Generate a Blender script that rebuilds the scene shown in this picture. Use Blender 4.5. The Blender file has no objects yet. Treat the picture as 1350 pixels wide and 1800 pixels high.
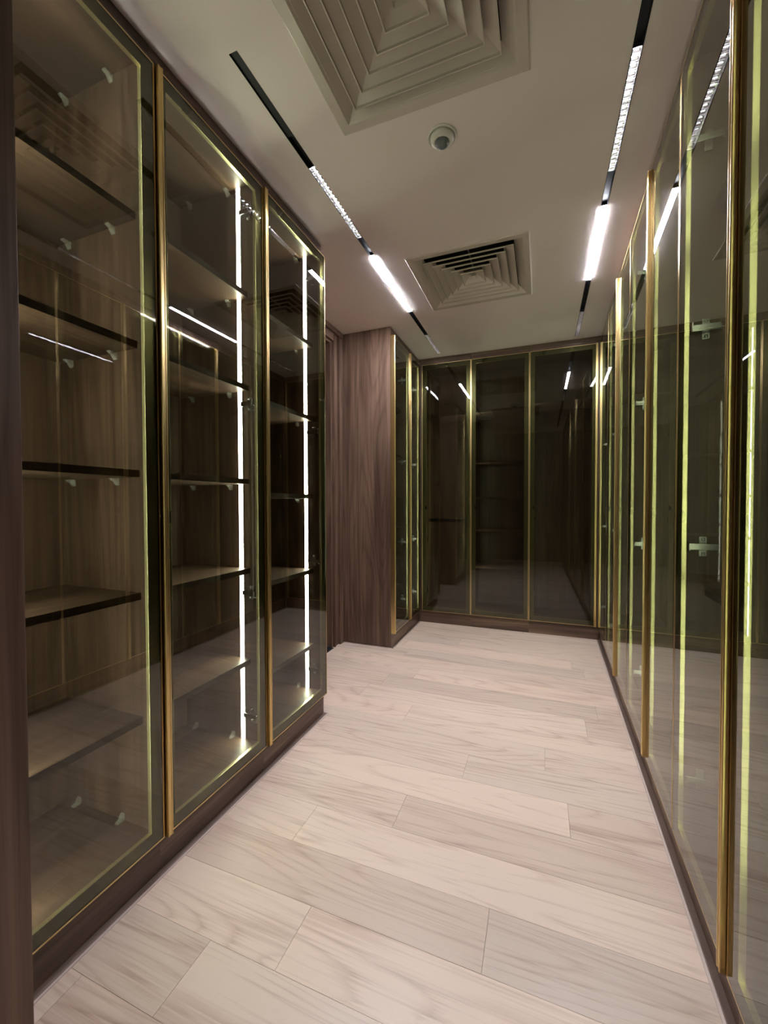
import bpy, bmesh, math, random
from mathutils import Vector, Matrix
random.seed(7)
SC = bpy.context.scene
COL = SC.collection
PI = math.pi
H = 2.5            # ceiling height

# ------------------------------------------------------------------ camera
cam_d = bpy.data.cameras.new('camera')
cam = bpy.data.objects.new('camera', cam_d)
COL.objects.link(cam)
YAW, PITCH, ROLL, FPX = 0.36696, -0.02138, -0.00259, 719.96
f = Vector((-math.sin(YAW)*math.cos(PITCH), math.cos(YAW)*math.cos(PITCH), math.sin(PITCH)))
r = Vector((math.cos(YAW), math.sin(YAW), 0))
u = r.cross(f)
r2 = r*math.cos(ROLL) + u*math.sin(ROLL)
u2 = -r*math.sin(ROLL) + u*math.cos(ROLL)
cam.matrix_world = Matrix((( r2.x, u2.x, -f.x, 0), (r2.y, u2.y, -f.y, 0), (r2.z, u2.z, -f.z, 1.137), (0, 0, 0, 1)))
cam_d.sensor_fit = 'VERTICAL'
cam_d.sensor_height = 36.0
cam_d.lens = FPX/1800*36.0
cam_d.clip_start = 0.02
SC.camera = cam

# ------------------------------------------------------------------ world, exposure, light strengths
w = bpy.data.worlds.new('world'); SC.world = w; w.use_nodes = True
w.node_tree.nodes['Background'].inputs[0].default_value = (0.5, 0.5, 0.55, 1)
w.node_tree.nodes['Background'].inputs[1].default_value = 0.02
SC.view_settings.view_transform = 'Standard'
SC.view_settings.look = 'None'
SC.view_settings.gamma = 1.0
SC.view_settings.use_curve_mapping = False
SC.view_settings.exposure = 3.22
E_DIFFUSER = 46.0      # frosted linear modules
E_CHIP = 320.0         # led chips in the grille modules near the door
E_CHIP_FAR = 60.0
E_LED = 15.0           # cabinet strips, left
E_LED_RIGHT = 5.5
E_LED_BACK = 5.0
E_LED_CORNER = 3.0
cy = SC.cycles
cy.max_bounces = 14; cy.glossy_bounces = 8; cy.diffuse_bounces = 4
cy.transparent_max_bounces = 32; cy.transmission_bounces = 8
cy.caustics_reflective = False; cy.caustics_refractive = False
cy.sample_clamp_indirect = 6.0
try:
    cy.use_light_tree = True
except Exception:
    pass

# ------------------------------------------------------------------ materials
def new_mat(name):
    m = bpy.data.materials.new(name); m.use_nodes = True
    nt = m.node_tree
    b = nt.nodes.get('Principled BSDF')
    return m, nt, b

def pmat(name, col, rough=0.5, metal=0.0, spec=0.5, bump=0.0, bscale=200.0):
    m, nt, b = new_mat(name)
    b.inputs['Base Color'].default_value = (*col, 1)
    b.inputs['Roughness'].default_value = rough
    b.inputs['Metallic'].default_value = metal
    b.inputs['Specular IOR Level'].default_value = spec
    tc = nt.nodes.new('ShaderNodeTexCoord')
    nz = nt.nodes.new('ShaderNodeTexNoise'); nz.inputs['Scale'].default_value = bscale
    nt.links.new(tc.outputs['Object'], nz.inputs['Vector'])
    mr = nt.nodes.new('ShaderNodeMapRange')
    mr.inputs['To Min'].default_value = max(0.02, rough-0.06); mr.inputs['To Max'].default_value = min(1, rough+0.06)
    nt.links.new(nz.outputs['Fac'], mr.inputs['Value']); nt.links.new(mr.outputs[0], b.inputs['Roughness'])
    if bump:
        bp = nt.nodes.new('ShaderNodeBump'); bp.inputs['Strength'].default_value = bump; bp.inputs['Distance'].default_value = 0.001
        nt.links.new(nz.outputs['Fac'], bp.inputs['Height']); nt.links.new(bp.outputs[0], b.inputs['Normal'])
    return m

def wood(name, axis, dark, mid, light, rough=0.42, fine=1.0, tint_by_obj=False, bump=0.15, rings=30.0, ringamt=-0.14, jag=0.5, fib=0.34, mid_amt=0.5, sharp=2.5, alongr=.45):
    m, nt, b = new_mat(name)
    N, L = nt.nodes.new, nt.links.new
    tc = N('ShaderNodeTexCoord'); oi = N('ShaderNodeObjectInfo')
    off = N('ShaderNodeVectorMath'); off.operation = 'SCALE'; off.inputs[0].default_value = (13.1, 7.7, 9.3)
    L(oi.outputs['Random'], off.inputs['Scale'])
    add = N('ShaderNodeVectorMath'); L(tc.outputs['Object'], add.inputs[0]); L(off.outputs[0], add.inputs[1])
    def mapped(across, along):
        s = [across]*3; s[axis] = along
        mp = N('ShaderNodeVectorMath'); mp.operation = 'MULTIPLY'; mp.inputs[1].default_value = s
        L(add.outputs[0], mp.inputs[0]); return mp.outputs[0]
    n1 = N('ShaderNodeTexNoise'); n1.inputs['Scale'].default_value = 1; n1.inputs['Detail'].default_value = 3; n1.inputs['Distortion'].default_value = 0.6
    L(mapped(9*fine, 0.7), n1.inputs['Vector'])
    # growth rings: contour lines of a smooth field stretched along the grain
    n2 = N('ShaderNodeTexNoise'); n2.inputs['Scale'].default_value = 1; n2.inputs['Detail'].default_value = 1.5; n2.inputs['Roughness'].default_value = .35
    L(mapped(5.0*fine, alongr), n2.inputs['Vector'])
    mul = N('ShaderNodeMath'); mul.operation = 'MULTIPLY'; mul.inputs[1].default_value = rings; L(n2.outputs['Fac'], mul.inputs[0])
    n3 = N('ShaderNodeTexNoise'); n3.inputs['Scale'].default_value = 1; n3.inputs['Detail'].default_value = 4
    L(mapped(160*fine, 3.5), n3.inputs['Vector'])
    m3 = N('ShaderNodeMath'); m3.operation = 'MULTIPLY_ADD'; m3.inputs[1].default_value = jag
    L(n3.outputs['Fac'], m3.inputs[0]); L(mul.outputs[0], m3.inputs[2])
    fr = N('ShaderNodeMath'); fr.operation = 'PINGPONG'; fr.inputs[1].default_value = 1.0; L(m3.outputs[0], fr.inputs[0])
    pw = N('ShaderNodeMath'); pw.operation = 'POWER'; pw.inputs[1].default_value = sharp; L(fr.outputs[0], pw.inputs[0])
    # mix
    mx = N('ShaderNodeMath'); mx.operation = 'MULTIPLY_ADD'; mx.inputs[1].default_value = 0.85; mx.inputs[2].default_value = 0.02
    L(n1.outputs['Fac'], mx.inputs[0])
    sb = N('ShaderNodeMath'); sb.operation = 'MULTIPLY_ADD'; sb.inputs[1].default_value = ringamt
    L(pw.outputs[0], sb.inputs[0]); L(mx.outputs[0], sb.inputs[2])
    s3 = N('ShaderNodeMath'); s3.operation = 'MULTIPLY_ADD'; s3.inputs[1].default_value = fib
    L(n3.outputs['Fac'], s3.inputs[0])
    n4 = N('ShaderNodeTexNoise'); n4.inputs['Scale'].default_value = 1; n4.inputs['Detail'].default_value = 2
    L(mapped(48*fine, 0.8), n4.inputs['Vector'])
    s4 = N('ShaderNodeMath'); s4.operation = 'MULTIPLY_ADD'; s4.inputs[1].default_value = mid_amt
    o4 = N('ShaderNodeMath'); o4.operation = 'SUBTRACT'; o4.inputs[1].default_value = 0.5; L(n4.outputs['Fac'], o4.inputs[0])
    L(o4.outputs[0], s4.inputs[0]); L(sb.outputs[0], s4.inputs[2]); L(s4.outputs[0], s3.inputs[2])
    cr = N('ShaderNodeValToRGB')
    cr.color_ramp.elements[0].position = 0.2; cr.color_ramp.elements[0].color = (*dark, 1)
    cr.color_ramp.elements[1].position = 0.8; cr.color_ramp.elements[1].color = (*light, 1)
    e = cr.color_ramp.elements.new(0.5); e.color = (*mid, 1)
    L(s3.outputs[0], cr.inputs['Fac'])
    out = cr.outputs['Color']
    if tint_by_obj:
        mm = N('ShaderNodeMix'); mm.data_type = 'RGBA'; mm.blend_type = 'MULTIPLY'; mm.inputs[0].default_value = 1.0
        L(out, mm.inputs[6]); L(oi.outputs['Color'], mm.inputs[7]); out = mm.outputs[2]
    L(out, b.inputs['Base Color'])
    b.inputs['Roughness'].default_value = rough
    bp = N('ShaderNodeBump'); bp.inputs['Strength'].default_value = bump; bp.inputs['Distance'].default_value = 0.0008
    L(s3.outputs[0], bp.inputs['Height']); L(bp.outputs[0], b.inputs['Normal'])
    return m

WD, WM, WL = (0.030, 0.015, 0.010), (0.088, 0.050, 0.033), (0.190, 0.116, 0.079)
WOODZ = wood('walnut_upright', 2, WD, WM, WL)
WOODX = wood('walnut_level', 0, WD, WM, WL)
WOODY = wood('walnut_crosswise', 1, WD, WM, WL)
FLOORM = wood('pale_oak', 0, (0.29, 0.192, 0.146), (0.485, 0.355, 0.28), (0.635, 0.50, 0.41), rough=0.38, fine=0.8, tint_by_obj=True, bump=0.1, rings=44.0, ringamt=-0.22, jag=1.0, fib=0.75, mid_amt=0.1, sharp=3.0, alongr=.55)

def glass_mat(name, tint, ior=1.52):
    m, nt, b = new_mat(name); nt.nodes.remove(b)
    N, L = nt.nodes.new, nt.links.new
    out = nt.nodes['Material Output']
    tr = N('ShaderNodeBsdfTransparent'); tr.inputs['Color'].default_value = (*tint, 1)
    gl = N('ShaderNodeBsdfGlossy'); gl.inputs['Roughness'].default_value = 0.0; gl.inputs['Color'].default_value = (0.97, 0.97, 0.97, 1)
    fr = N('ShaderNodeFresnel'); fr.inputs['IOR'].default_value = ior
    ge = N('ShaderNodeNewGeometry')
    inv = N('ShaderNodeMath'); inv.operation = 'SUBTRACT'; inv.inputs[0].default_value = 1.0; L(ge.outputs['Backfacing'], inv.inputs[1])
    # two surfaces of a thin sheet: R = 2F/(1+F), the second one weakened by the tint
    a = N('ShaderNodeMath'); a.operation = 'MULTIPLY'; a.inputs[1].default_value = 1.35; L(fr.outputs[0], a.inputs[0])
    d = N('ShaderNodeMath'); d.operation = 'MULTIPLY_ADD'; d.inputs[1].default_value = 0.35; d.inputs[2].default_value = 1.0; L(fr.outputs[0], d.inputs[0])
    q = N('ShaderNodeMath'); q.operation = 'DIVIDE'; L(a.outputs[0], q.inputs[0]); L(d.outputs[0], q.inputs[1])
    k = N('ShaderNodeMath'); k.operation = 'MULTIPLY'; k.use_clamp = True; L(q.outputs[0], k.inputs[0]); L(inv.outputs[0], k.inputs[1])
    mx = N('ShaderNodeMixShader'); L(k.outputs[0], mx.inputs[0]); L(tr.outputs[0], mx.inputs[1]); L(gl.outputs[0], mx.inputs[2])
    L(mx.outputs[0], out.inputs['Surface'])
    return m
GLASS = glass_mat('bronze_tinted_glass', (0.47, 0.475, 0.415))     # per face, a pane has two
CLEAR = pmat('clear_plastic', (0.80, 0.79, 0.70), 0.10, bscale=5)
CLEAR.node_tree.nodes['Principled BSDF'].inputs['Alpha'].default_value = 0.28

GOLD = pmat('satin_gold_aluminium', (0.66, 0.49, 0.22), 0.30, 1.0, bump=0.03, bscale=900)
GOLDIN = pmat('gold_frame_inner', (0.86, 0.78, 0.44), 0.30, 0.82, bscale=6)
CHROME = pmat('nickel_steel', (0.34, 0.34, 0.33), 0.25, 1.0, bscale=5)
SCREW = pmat('screw_steel', (0.75, 0.75, 0.73), 0.25, 1.0)
BLACKM = pmat('black_metal', (0.010, 0.010, 0.013), 0.5, 0.0, 0.25)
DARK = pmat('dark_void', (0.01, 0.01, 0.01), 0.9)
CEILM = pmat("ceiling_paint", (0.89, 0.80, 0.765), 0.75, bump=0.05, bscale=350)
PLAST = pmat('cream_enamel', (0.66, 0.59, 0.52), 0.22, bump=0.0)
SENSOR = pmat('white_sensor_plastic', (0.72, 0.70, 0.64), 0.25)
LENSM = pmat('grey_sensor_lens', (0.17, 0.19, 0.20), 0.18)
WALLP = pmat('wall_plaster', (0.55, 0.52, 0.47), 0.8)
TAUPE = pmat('taupe_edge_strip', (0.21, 0.150, 0.125), 0.4)
PALE = pmat('pale_edge_bead', (0.50, 0.41, 0.365), 0.45)
REFL = pmat('chrome_reflector', (0.85, 0.85, 0.88), 0.12, 1.0)
ALU = pmat('led_channel_aluminium', (0.55, 0.55, 0.52), 0.35, 0.9)

def emat(name, col, s):
    m, nt, b = new_mat(name); nt.nodes.remove(b)
    e = nt.nodes.new('ShaderNodeEmission'); e.inputs[0].default_value = (*col, 1); e.inputs[1].default_value = s
    nt.links.new(e.outputs[0], nt.nodes['Material Output'].inputs['Surface'])
    return m
COOL = (1.0, 0.965, 0.97)
EM_DIFF = emat('lit_diffuser', (0.90, 0.915, 1.0), E_DIFFUSER)
EM_CHIP = emat('lit_chip', COOL, E_CHIP)
EM_CHIPF = emat('lit_chip_far', COOL, E_CHIP_FAR)
EM_LED = emat('lit_strip', (0.95, 1.0, 0.92), E_LED)
EM_LEDN = emat('lit_strip_near', (0.95, 1.0, 0.92), 22.0)
EM_LEDD = emat('lit_strip_dim', (0.95, 1.0, 0.92), 7.0)
EM_LEDR = emat('lit_strip_right', (0.88, 1.0, 0.74), E_LED_RIGHT)
EM_LEDC = emat('lit_strip_corner', (0.93, 1.0, 0.86), E_LED_CORNER)
EM_LEDB = emat('lit_strip_back', (0.93, 1.0, 0.80), E_LED_BACK)

# ------------------------------------------------------------------ mesh helpers
class MB:
    def __init__(s): s.bm = bmesh.new()
    def box(s, x0, x1, y0, y1, z0, z1):
        v = [s.bm.verts.new((x, y, z)) for x in (x0, x1) for y in (y0, y1) for z in (z0, z1)]
        for q in ((0,1,3,2),(4,6,7,5),(0,4,5,1),(2,3,7,6),(0,2,6,4),(1,5,7,3)):
            s.bm.faces.new([v[i] for i in q])
        return s
    def prism(s, pts, z0, z1):      # polygon in x,y extruded along z
        a = [s.bm.verts.new((x, y, z0)) for x, y in pts]; b = [s.bm.verts.new((x, y, z1)) for x, y in pts]
        n = len(pts)
        for i in range(n): s.bm.faces.new((a[i], a[(i+1)%n], b[(i+1)%n], b[i]))
        s.bm.faces.new(a[::-1]); s.bm.faces.new(b)
        return s
    def lathe(s, prof, n=32, c=(0,0,0), axis='z', closed=True):
        rings = []
        for (rr, h) in prof:
            ring = []
            for i in range(n):
                t = 2*PI*i/n; p = (rr*math.cos(t), rr*math.sin(t), h)
                if axis == 'y': p = (p[0], p[2], p[1])
                if axis == 'x': p = (p[2], p[0], p[1])
                ring.append(s.bm.verts.new((p[0]+c[0], p[1]+c[1], p[2]+c[2])))
            rings.append(ring)
        for k in range(len(rings)-1):
            for i in range(n):
                s.bm.faces.new((rings[k][i], rings[k][(i+1)%n], rings[k+1][(i+1)%n], rings[k+1][i]))
        if closed:
            s.bm.faces.new(rings[0][::-1]); s.bm.faces.new(rings[-1])
        return s
    def sqring(s, prof, c=(0,0)):   # square 'lathe': list of (half, z)
        rings = [[s.bm.verts.new((c[0]+a*h, c[1]+b*h, z)) for a, b in ((-1,-1),(1,-1),(1,1),(-1,1))] for h, z in prof]
        for k in range(len(rings)-1):
            for i in range(4):
                s.bm.faces.new((rings[k][i], rings[k][(i+1)%4], rings[k+1][(i+1)%4], rings[k+1][i]))
        return s
    def mesh(s, name, mat, bevel=0, smooth=False):
        bm = s.bm
        bmesh.ops.recalc_face_normals(bm, faces=bm.faces)
        if bevel:
            bmesh.ops.bevel(bm, geom=[e for e in bm.edges if len(e.link_faces) == 2 and e.calc_face_angle(0) > 0.6], offset=bevel, segments=2, affect='EDGES', profile=0.7)
        me = bpy.data.meshes.new(name); bm.to_mesh(me); bm.free()
        me.materials.append(mat)
        if smooth:
            for p in me.polygons: p.use_smooth = True
        return me

def link(name, me, parent=None, loc=None, kind=None):
    o = bpy.data.objects.new(name, me); COL.objects.link(o)
    if parent: o.parent = parent
    if loc: o.location = loc
    if kind: o['kind'] = kind
    return o
def box(name, mat, parent, x0, x1, y0, y1, z0, z1, bevel=0, kind=None):
    cx, cy_, cz = (x0+x1)/2, (y0+y1)/2, (z0+z1)/2
    m = MB(); m.box(x0-cx, x1-cx, y0-cy_, y1-cy_, z0-cz, z1-cz)
    return link(name, m.mesh(name, mat, bevel), parent, (cx, cy_, cz), kind)
def thing(name, label, cat, loc=(0,0,0), rz=0, group=None):
    o = bpy.data.objects.new(name, None); COL.objects.link(o)
    o.location = loc; o.rotation_euler = (0, 0, rz); o.empty_display_size = .1
    o['label'] = label; o['category'] = cat
    if group: o['group'] = group
    return o
def tag(o, label, cat, group=None):
    o['label'] = label; o['category'] = cat
    if group: o['group'] = group
    return o

# ------------------------------------------------------------------ setting: floor with planks
XF0, XF1, YF0, YF1 = -1.72, 0.93, -1.0, 4.25
floor = box('floor', pmat('screed', (0.2, 0.17, 0.15), 0.8), None, XF0, XF1, YF0, YF1, -0.06, -0.012, kind='structure')
ROW0, PITCHP, PLEN = 1.155, 0.172, 1.22
# joints read off the photograph (row index from ROW0): x of one end joint
joints = {-2: 0.62, -1: -1.35, 0: -0.78, 1: -0.483, 2: 0.098, 3: -0.30, 4: -1.2, 5: 0.55, 6: 0.216, 7: -0.936, 8: -0.771, 9: -0.48, 10: -0.95, 11: 0.2, 12: -0.62}
tones = {(-2, 0): 1.04, (-1, 0): 0.87, (-1, 1): 0.87, (0, 0): 1.0, (0, 1): 1.07, (1, 0): 0.98, (1, 1): 0.90, (2, 0): 1.07, (2, 1): 0.93,
         (3, 0): 0.98, (3, 1): 0.97, (4, 0): 0.95, (4, 1): 0.97, (5, 0): 1.03, (5, 1): 0.98, (6, 0): 1.04, (6, 1): 0.86, (7, 1): 0.86, (7, 0): 1.0,
         (8, 1): 1.03, (8, 0): 0.97, (9, 1): 0.95, (9, 0): 1.02}
k = -13
while ROW0 + k*PITCHP < YF1:
    y0 = ROW0 + k*PITCHP; y1 = y0 + PITCHP
    j = joints.get(k, -0.4 + random.uniform(-.6, .6))
    e = j
    while e > XF0: e -= PLEN
    idx = round((e - j)/PLEN)
    while e < XF1:
        a, b = max(e, XF0), min(e+PLEN, XF1); yy0, yy1 = max(y0, YF0), min(y1, YF1)
        if b-a > 0.01 and yy1-yy0 > 0.01:
            m = MB(); cx, cyy = (a+b)/2, (yy0+yy1)/2; g = 0.0005
            m.box(a-cx+g, b-cx-g, yy0-cyy+g, yy1-cyy-g, -0.012, 0)
            o = link('plank', m.mesh('plank', FLOORM), floor, (cx, cyy, 0))
            o.parent = floor; o.matrix_parent_inverse = Matrix.Translation(floor.location).inverted()
            side = 0 if e < j-0.01 else 1
            t = tones.get((k, side), random.uniform(0.9, 1.05))
            pk = random.uniform(-.02, .02)
            o.color = (t*(1+pk), t, t*(1-pk*.5), 1)
        e += PLEN
    k += 1

# ceiling with openings for the two diffusers and the two light tracks
D1 = (-0.687, -0.040, 0.745, 1.392)
D2 = (-0.719, -0.063, 2.210, 2.852)
T1 = (-0.893, -0.863, 1.020, 3.690)
T2 = (0.247, 0.277, -0.600, 3.720)
XC0, XC1, YC0, YC1 = -1.72, 0.95, -1.0, 4.25
def hole(d, s): return (d[0]+s, d[1]-s, d[2]+s, d[3]-s)
holes = [hole(D1, .03), hole(D2, .03), T1, T2]
xs = sorted({XC0, XC1, *[h[0] for h in holes], *[h[1] for h in holes]})
ys = sorted({YC0, YC1, *[h[2] for h in holes], *[h[3] for h in holes]})
m = MB()
for i in range(len(xs)-1):
    for jj in range(len(ys)-1):
        cx, cyy = (xs[i]+xs[i+1])/2, (ys[jj]+ys[jj+1])/2
        if not any(h[0] < cx < h[1] and h[2] < cyy < h[3] for h in holes):
            m.box(xs[i], xs[i+1], ys[jj], ys[jj+1], H, H+0.02)
ceil_o = link('ceiling', m.mesh('ceiling', CEILM), None, kind='structure')

# walls
DY0, DY1, DZ = 2.02, 2.86, 2.40
m = MB()
for (a, b, c, d) in ((YC0, DY0, 0, H), (DY1, YC1, 0, H), (DY0, DY1, DZ, H)):
    m.box(-1.62, -1.535, a, b, c, d)
link('wall_left', m.mesh('wall_left', WOODZ), None, kind='structure')
box('wall_right', WALLP, None, 0.93, 0.99, YC0, YC1, 0, H, kind='structure')
box('wall_back', WALLP, None, -1.62, 0.99, 4.24, 4.30, 0, H, kind='structure')
box('wall_rear', WOODZ, None, -1.62, 0.99, -1.06, -1.0, 0, H, kind='structure')

# door between the two left cabinets
door = thing('door_1', '', '')
del door['label']; del door['category']; door['kind'] = 'structure'
box('door_leaf', WOODZ, door, -1.66, -1.622, DY0+.025, DY1-.025, 0.008, DZ-.02, .002)
box('door_lining', WOODZ, door, -1.62, -1.535, DY1-.022, DY1, 0, DZ)
box('door_lining', WOODZ, door, -1.62, -1.535, DY0, DY0+.022, 0, DZ)
box('door_lining', WOODY, door, -1.62, -1.535, DY0+.022, DY1-.022, DZ-.02, DZ)
o = box('door_threshold', BLACKM, door, -1.62, -1.515, DY0+.022, DY1-.022, 0, 0.004)
for (a, b, t) in ((DY1, DY1+.012, .022), (DY1+.012, DY1+.075, .010), (DY1+.075, DY1+.128, .030)):
    box('door_casing', WOODZ, door, -1.535, -1.535+t, a, b, 0, DZ+.06, .001)
box('door_casing', WOODZ, door, -1.535, -1.51, DY0-.08, DY0-.002, 0, DZ+.06, .001)
box('door_casing', WOODY, door, -1.535, -1.515, DY0-.002, DY1-.001, DZ, DZ+.058, .001)
box('trim_1', WOODY, None, -1.535, -1.50, 1.94, 2.99, DZ+.062, H, kind='structure')

# floor edge beads along the plinths
def rot_strip(name, mat, x0, y0, x1, y1, wd, h):
    # flat strip from (x0,y0) to (x1,y1), wd to the aisle side
    d = Vector((x1-x0, y1-y0, 0)); L_ = d.length; a = math.atan2(d.y, d.x)
    m = MB(); m.box(0, L_, 0, wd, 0, h)
    o = link(name, m.mesh(name, mat), None, (x0, y0, 0), 'structure'); o.rotation_euler = (0, 0, a); return o
box('trim_2', TAUPE, None, -1.095, -1.076, 0.51, 1.935, 0, .0035, kind='structure')
box('trim_3', PALE, None, -1.0755, -1.069, 0.51, 1.94, 0, .003, kind='structure')
box('trim_4', TAUPE, None, -1.095, -1.080, 2.998, 3.765, 0, .0035, kind='structure')
box('trim_5', PALE, None, -1.0795, -1.074, 2.995, 3.765, 0, .003, kind='structure')
rot_strip('trim_6', TAUPE, 0.4535, 3.765, 0.368, -0.6, -0.019, .0035)
rot_strip('trim_7', PALE, 0.4343, 3.765, 0.3488, -0.6, -0.007, .003)

# tall end panel next to the camera, left
o = box('end_panel', WOODZ, None, -1.094, -0.985, -0.98, 0.515, 0.0, H-.001, .0015)
tag(o, 'tall brown wooden panel at the left edge beside the nearest cabinet', 'panel')

# ------------------------------------------------------------------ cabinet kit
ZK, ZT = 0.112, 2.435
DEP = 0.42
TH = 0.012
def shared(fn):
    cache = {}
    def g(*a):
        if a not in cache: cache[a] = fn(*a)
        return cache[a]
    return g
@shared
def hinge_mesh(side):   # side=+1: on the left panel (arm points to +x), -1 mirrored
    s = side
    m = MB()
    def bx(x0, x1, *r):
        x0, x1 = (x0, x1) if s > 0 else (-x1, -x0)
        m.box(x0, x1, *r)
    bx(0.0, .003, .030, .050, -.030, .030)      # mounting wings
    bx(.003, .009, .018, .078, -.008, .008)     # base rail
    bx(.009, .019, .000, .072, -.0095, .0095)   # arm
    bx(.006, .040, -.004, .000, -.012, .012)    # link at the cup
    return m.mesh('hinge', CHROME, .0012)
@shared
def screw_mesh(side):
    m = MB(); m.lathe([(.0048, 0), (.0048, .0018), (.003, .003), (.0012, .0018)], 14, axis='x')
    if side < 0:
        for v in m.bm.verts: v.co.x *= -1
    return m.mesh('screw', SCREW)
@shared
def cup_mesh():
    m = MB(); m.lathe([(.0165, 0), (.0165, .003), (.013, .0045), (.013, .001)], 20, axis='y')
    return m.mesh('hinge_cup', CHROME)
@shared
def clip_mesh(side):
    m = MB(); s = side
    pts = [(0, 0), (.024, 0), (.024, -.003), (.013, -.006), (.008, -.014), (.003, -.022), (0, -.022)]
    P = [(s*x, z) for x, z in pts]
    a = [m.bm.verts.new((x, -.008, z)) for x, z in P]; b = [m.bm.verts.new((x, .008, z)) for x, z in P]
    n = len(P)
    for i in range(n): m.bm.faces.new((a[i], a[(i+1)%n], b[(i+1)%n], b[i]))
    m.bm.faces.new(a[::-1]); m.bm.faces.new(b)
    m.lathe([(.005, -.004), (.005, -.008), (.003, -.010)], 10, c=(s*.017, 0, .001))
    return m.mesh('shelf_clip', CLEAR, .0015)
HPROF = [(0, -.0225), (0, -.0325), (.001, -.0345), (.004, -.0345), (.005, -.0328), (.013, -.0328), (.014, -.0345), (.017, -.0345), (.018, -.0325), (.018, -.0225)]

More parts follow.
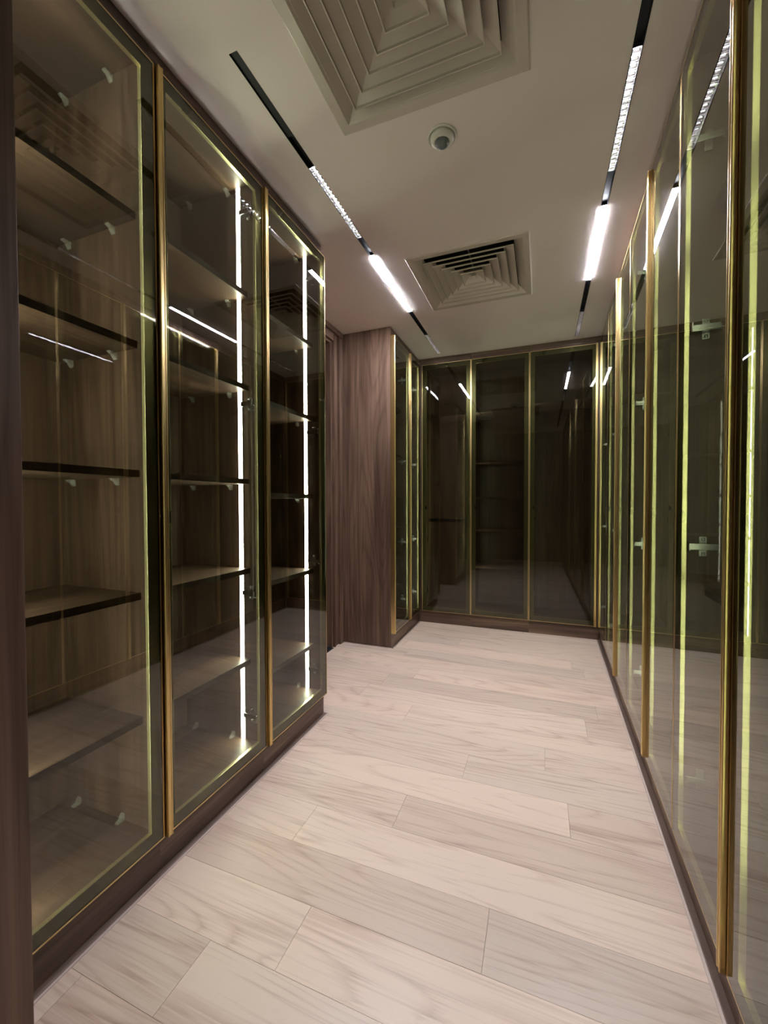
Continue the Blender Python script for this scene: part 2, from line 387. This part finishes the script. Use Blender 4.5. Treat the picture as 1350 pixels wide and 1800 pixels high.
def cabinet(label, loc, rz, w, shelves=(), handle=None, hinges=None, hz=(2.335, 1.551, .763, .243), led=None, led_mat=None,
            clips=False, full_sides=(), group=None, kick=True, door=True, backm=WOODZ, name='display_cabinet', fill=(0, 0)):
    t = thing(name, label, 'cabinet', loc, rz, group)
    # carcass
    for sd, (a, b) in (('l', (0, TH)), ('r', (w-TH, w))):
        z0, z1 = (0.006, H-.001) if sd in full_sides else (ZK-.0, 2.47)
        y0 = 0.0
        box('side_panel', WOODZ, t, a, b, y0, DEP, z0, z1)
    box('back_panel', backm, t, TH, w-TH, DEP-.010, DEP, ZK, 2.47)
    box('bottom_panel', WOODX, t, TH, w-TH, 0, DEP-.010, ZK, ZK+.018)
    box('top_panel', WOODX, t, TH, w-TH, 0, DEP-.010, 2.452, 2.47)
    kx0 = TH if 'l' in full_sides else 0; kx1 = w-TH if 'r' in full_sides else w
    box('plinth', WOODX, t, kx0-fill[0]+.0001, kx1+fill[1]-.0001, 0.0, .016, 0.0, ZK-.001)
    box('cornice', WOODX, t, kx0-fill[0], kx1+fill[1], 0.0, .016, ZT+.003 if False else 2.4705, H-.001)
    box('cornice_rail', WOODX, t, kx0+TH*(0 if 'l' in full_sides else 1), kx1-TH*(0 if 'r' in full_sides else 1), .0005, .018, ZT+.004, 2.4515)
    if fill[0]: box('filler_strip', WOODZ, t, -fill[0], -.0005, 0, .018, ZK, 2.470)
    if fill[1]: box('filler_strip', WOODZ, t, w+.0005, w+fill[1], 0, .018, ZK, 2.470)
    # shelves
    zs = list(shelves)
    for z in zs:
        s = box('shelf', WOODX, t, TH+.0005, w-TH-.0005, .050, DEP-.011, z-.022, z, .0008)
        if clips:
            cx, cyv, cz = s.location
            for sx in (1, -1):
                for v in (.144, .350):
                    c = link('shelf_clip', clip_mesh(sx), s)
                    c.location = ((TH+.0006 if sx > 0 else w-TH-.0006)-cx, v-cyv, z-.0225-cz)
    if clips:
        tp = [c for c in t.children if c.name.startswith('top_panel')][0]
        bt = [c for c in t.children if c.name.startswith('bottom_panel')][0]
        for host, z, flip in ((tp, 2.4515, 0), (bt, ZK+.0185, 1)):
            for sx in (1, -1):
                for v in (.144, .350):
                    c = link('shelf_clip', clip_mesh(sx), host)
                    c.location = Vector((TH+.0006 if sx > 0 else w-TH-.0006, v, z)) - host.location
                    if flip: c.scale = (1, 1, -1)
    # led strip with its channel
    led_all = led
    for led in (led or ''):
        x0, x1 = (TH+.0003, TH+.0033) if led == 'l' else (w-TH-.0033, w-TH-.0003)
        ch = box('led_channel', ALU, t, x0 if led == 'l' else x1-.0022, x0+.0022 if led == 'l' else x1, .080, .104, ZK+.019, 2.451)
        lm = EM_LEDD if (led_all == 'rl' and led == 'l') else (led_mat or EM_LED)
        xx0, xx1 = (x0+.0022, x0+.0034) if led == 'l' else (x1-.0034, x1-.0022)
        cuts = [ZK+.020] + [z for zz in sorted(zs) for z in (zz-.0225, zz+.0005)] + [2.450]
        for i in range(0, len(cuts), 2):
            d = box('led_strip', lm, t, xx0, xx1, .083, .101, cuts[i], cuts[i+1])
    # door
    if door:
        g = .0020
        a, b = g, w-g
        m = MB()
        def ring(x0, x1, z0, z1, wd, y0, y1):
            A = [(x0, z0), (x1, z0), (x1, z1), (x0, z1)]
            B = [(x0+wd, z0+wd), (x1-wd, z0+wd), (x1-wd, z1-wd), (x0+wd, z1-wd)]
            va = [[m.bm.verts.new((x, y, z)) for x, z in A] for y in (y0, y1)]
            vb = [[m.bm.verts.new((x, y, z)) for x, z in B] for y in (y0, y1)]
            for i in range(4):
                jn = (i+1) % 4
                m.bm.faces.new((va[0][i], va[0][jn], vb[0][jn], vb[0][i]))
                m.bm.faces.new((va[1][i], vb[1][i], vb[1][jn], va[1][jn]))
                m.bm.faces.new((va[0][i], va[1][i], va[1][jn], va[0][jn]))
                m.bm.faces.new((vb[0][i], vb[0][jn], vb[1][jn], vb[1][i]))
        ring(a, b, ZK+.001, ZT, .0042, -.0225, -.0015)
        df = link('door', m.mesh('door', GOLD), t)
        m = MB()
        ring(a+.0043, b-.0043, ZK+.0053, ZT-.0043, .036, -.0172, -.0040)
        link('door_frame', m.mesh('door_frame', GOLDIN, .0012), df)
        m = MB(); m.box(a+.0044, b-.0044, -.0222, -.0176, ZK+.0054, ZT-.0044)
        link('glass_pane', m.mesh('glass_pane', GLASS), df)
        if handle:
            off = a if handle == 'l' else b-.018
            m = MB(); m.prism([(x+off, y) for x, y in HPROF], ZK+.001, ZT)
            link('edge_handle', m.mesh('edge_handle', GOLD, .0004), df)
        if hinges:
            s = 1 if hinges == 'l' else -1
            xx = TH if s > 0 else w-TH
            for z in hz:
                h = link('hinge', hinge_mesh(s), t, (xx+s*.0003, .003, z))
                for dz in (-.022, .022):
                    link('screw', screw_mesh(s), h, (s*.0031, .040, dz))
                link('hinge_cup', cup_mesh(), h, (s*.022, -.0045, 0))
    return t

RZL, RZB = PI/2, 0.0
RZR = math.atan2(-1, -0.02)
XLC = -1.096
SH = (2.015, 1.63, 1.24, .865, .48)
SH3 = (1.99, 1.60, 1.185, .785, .38)
# left run
cabinet('nearest left glass-door cabinet, five dark wood shelves, no light strip in view', (XLC, .517, 0), RZL, .396, SH, None, 'r', (), 'l', EM_LEDN, True)
cabinet('middle left glass-door cabinet with one vertical light strip and shelves', (XLC, .913, 0), RZL, .504, SH, 'l', 'r', (2.335, 1.551, .763, .243), 'rl', EM_LED, True)
cabinet('end cabinet of the left run, beside the doorway, with lit vertical strip', (XLC, 1.417, 0), RZL, .515, SH3, 'l', 'r', (2.325, 1.516, .831, .245), 'r', EM_LED, True, full_sides=('r',))
# beyond the doorway
SHB = (1.95, 1.55, 1.18, .93, .68, .43)
cabinet('narrow-looking glass cabinet past the doorway with tall plain wood side', (XLC, 2.997, 0), RZL, .423, SHB, 'l', 'r', (2.2, 1.5, .8, .3), 'l', EM_LEDC, True, full_sides=('l',))
cabinet('glass cabinet in the far left corner touching the back run', (XLC, 3.420, 0), RZL, .330, SHB, 'l', 'r', (2.2, 1.5, .8, .3), 'l', EM_LEDC, False, fill=(0, .03))
# back run
YB = 3.784
c1 = cabinet('left door cabinet of the back wall with black rail inside', (-1.060, YB, 0), RZB, .460, (1.98,), None, 'l', (2.2, 1.5, .8, .3), 'r', EM_LEDB, False, fill=(.034, 0))
cabinet('middle door cabinet of the back wall with four faint shelves', (-.600, YB, 0), RZB, .500, (1.99, 1.53, 1.196, .88, .535), None, 'r', (2.2, 1.5, .8, .3), 'l', EM_LEDB, False)
cabinet('right door cabinet of the back wall, one high shelf, by the corner', (-.100, YB, 0), RZB, .528, (2.03,), 'r', 'l', (2.25, 1.66, 1.0, .35), 'l', EM_LEDC, False, fill=(0, .024))
m = MB(); m.box(.03, .43, .118, .15, .955, .985)
link('hanging_rail', m.mesh('hanging_rail', BLACKM, .002), c1)
# right run
O = Vector((.4546, 3.78, 0)); DIR = Vector((-.02, -1, 0)).normalized()
units = [(.060, .600, None, 'l', 'right-hand cabinet in the far corner against the back run'),
         (.600, 1.060, 'r', 'l', 'right-hand cabinet with the farthest raised gold handle'),
         (1.060, 1.430, None, 'r', 'right-hand cabinet on the near side of the farthest gold handle'),
         (1.430, 1.890, 'r', 'l', 'right-hand cabinet with two steel hinges left of the middle gold handle'),
         (1.890, 2.280, None, 'r', 'right-hand cabinet on the near side of the middle gold handle'),
         (2.280, 2.711, 'r', 'l', 'right-hand cabinet with steel hinges and dark shelf beside the nearest gold handle'),
         (2.711, 3.160, None, 'r', 'nearest right-hand cabinet, at the right edge of the picture')]
for i, (s0, s1, hd, hg, lab) in enumerate(units):
    p = O + DIR*s0
    hz = {5: (1.651, 1.005, .30, 2.2), 3: (1.621, .934, .30, 2.25)}.get(i, (2.2, 1.6, .95, .3))
    sh = (2.0, .88) if i == 5 else (2.0,)
    cabinet(lab, (p.x, p.y, 0), RZR, s1-s0-.0005, sh, hd, hg, hz, 'r', EM_LEDR, False, fill=((.05, 0) if i == 0 else (0, 0)))

box('wall_near', WOODZ, None, .372, .925, -.98, .612, 0, H-.001, kind='structure')

# ------------------------------------------------------------------ ceiling: tracks and light modules
def track(tr, label):
    x0, x1, y0, y1 = tr
    t = thing('light_track', label, 'light track', ((x0+x1)/2, y0, H))
    w2 = (x1-x0)/2; L_ = y1-y0
    box('track_rail', BLACKM, t, -w2+.001, w2-.001, .001, L_-.001, .019, .030)
    box('track_flange', BLACKM, t, -w2+.0003, -w2+.002, .001, L_-.001, -.001, .019)
    box('track_flange', BLACKM, t, w2-.002, w2-.0003, .001, L_-.001, -.001, .019)
    return t
track(T1, 'thin black recessed light track on the ceiling, left side')
track(T2, 'thin black recessed light track on the ceiling along the right cabinets')
def cover(x, y0, y1, lab):
    o = box('track_cover', BLACKM, None, x-.0127, x+.0127, y0, y1, H+.004, H+.018, .0008)
    tag(o, lab, 'track cover')
def frosted(x, y0, y1, lab, grp=None):
    t = thing('linear_light', lab, 'light', (x, y0, H)); L_ = y1-y0
    box('light_housing', BLACKM, t, -.0127, .0127, 0, L_, .003, .018)
    box('light_diffuser', EM_DIFF, t, -.0118, .0118, .002, L_-.002, -.0022, .0028)
def grille(x, y0, y1, lab, em):
    t = thing('grille_light', lab, 'light', (x, y0, H)); L_ = y1-y0; n = 20; p = L_/n
    box('light_housing', BLACKM, t, -.0127, .0127, 0, L_, .0145, .018)
    m = MB(); c = MB()
    for i in range(n):
        yc = (i+.5)*p; ww, ll = .0118, p/2-.0006
        rings = []
        for (sx, sy, z) in ((ww, ll, .0005), (ww*.85, ll*.86, .006), (.0055, .0055, .0135)):
            rings.append([m.bm.verts.new((a*sx, yc+b*sy, z)) for a, b in ((-1,-1),(1,-1),(1,1),(-1,1))])
        for k_ in range(2):
            for q in range(4):
                m.bm.faces.new((rings[k_][q], rings[k_][(q+1)%4], rings[k_+1][(q+1)%4], rings[k_+1][q]))
        c.box(-.0045, .0045, yc-.0045, yc+.0045, .0125, .0135)
    g = link('reflector_grid', m.mesh('reflector_grid', REFL), t); g['kind'] = 'stuff'
    g = link('led_chips', c.mesh('led_chips', em), t); g['kind'] = 'stuff'
    b = MB()
    b.box(-.0127, -.0119, 0, L_, 0, .0145); b.box(.0119, .0127, 0, L_, 0, .0145)
    b.box(-.0119, .0119, 0, .0006, 0, .0145); b.box(-.0119, .0119, L_-.0006, L_, 0, .0145)
    link('light_rim', b.mesh('light_rim', BLACKM), t)
xl, xr = -.878, .262
cover(xl, 1.022, 1.33, 'long matt black blank cover in the near end of the left track')
grille(xl, 1.475, 1.948, 'lit grille light in the left track, nearest the camera', EM_CHIP)
frosted(xl, 2.112, 2.812, 'bright frosted linear light in the left track')
grille(xl, 3.252, 3.680, 'dim grille light at the far end of the left track', EM_CHIPF)
cover(xr, .95, 1.40, 'black blank cover at the top of the picture in the right track')
grille(xr, 1.445, 1.935, 'brightly lit grille light in the right track', EM_CHIP)
frosted(xr, 2.148, 2.815, 'bright frosted linear light in the right track, beyond its grille light')
grille(xr, 3.264, 3.710, 'dim grille light at the far end of the right track', EM_CHIPF)

# ------------------------------------------------------------------ air diffusers
def diffuser(d, lab):
    cx, cyy = (d[0]+d[1])/2, (d[2]+d[3])/2; h = (d[1]-d[0])/2
    t = thing('air_diffuser', lab, 'air vent', (cx, cyy, H))
    s = h/.325
    m = MB(); m.sqring([(h, -.0005), (h, -.005), (h-.004, -.007), (h-.034*s, -.006), (h-.038*s, -.003), (h-.078*s, .034), (h-.080*s, .034), (h-.042*s, .0), (h-.04*s, -.0005), (h, -.0005)])
    link('vent_frame', m.mesh('vent_frame', PLAST), t)
    for hs in (.242, .198, .153, .108, .063):
        a = hs*s; m = MB()
        m.sqring([(a, -.008), (a+.0034, -.008), (a+.0034, -.0015), (a-.052*s, .034), (a-.054*s, .034), (a-.0012, -.001), (a, -.008)])
        link('louver', m.mesh('louver', PLAST), t)
    a = .022*s; m = MB(); m.sqring([(a, -.004), (a-.0016, -.002), (.001, .020)])
    m.bm.faces.new([v for v in m.bm.verts][:4][::-1]) if False else None
    link('vent_centre', m.mesh('vent_centre', PLAST), t)
    m = MB(); q = h-.045
    m.box(-q, q, -q, q, .19, .20); m.box(-q-.004, -q, -q, q, .0205, .20); m.box(q, q+.004, -q, q, .0205, .20)
    m.box(-q, q, -q-.004, -q, .0205, .20); m.box(-q, q, q, q+.004, .0205, .20)
    link('duct_box', m.mesh('duct_box', DARK), t)
    m = MB(); m.box(-q, q, -.004, .004, .040, .048); m.box(-.004, .004, -q, q, .050, .058)
    link('support_bar', m.mesh('support_bar', pmat('galvanised', (.35, .35, .33), .4, .8)), t)
diffuser(D1, 'large square louvered air vent at the top of the picture')
diffuser(D2, 'square louvered air vent farther down the ceiling, showing dark slots')

# motion sensor
t = thing('motion_sensor', 'round white ceiling motion sensor with a grey lens', 'sensor', (-.352, 1.528, H))
m = MB(); m.lathe([(.054, -.0002), (.054, -.003), (.052, -.005), (.046, -.0055), (.046, -.0002)], 48)
link('base_ring', m.mesh('base_ring', SENSOR, smooth=True), t)
m = MB(); m.lathe([(.0445, -.001), (.0445, -.009), (.043, -.014), (.038, -.019), (.031, -.022), (.027, -.0225), (.0265, -.020)], 48)
link('sensor_body', m.mesh('sensor_body', SENSOR, smooth=True), t)
m = MB(); m.lathe([(.026, -.0205)] + [(.026*math.cos(a), -.0205-.020*math.sin(a)) for a in [i*PI/2/9 for i in range(1, 9)]] + [(.001, -.0405)], 24)
link('sensor_lens', m.mesh('sensor_lens', LENSM), t)
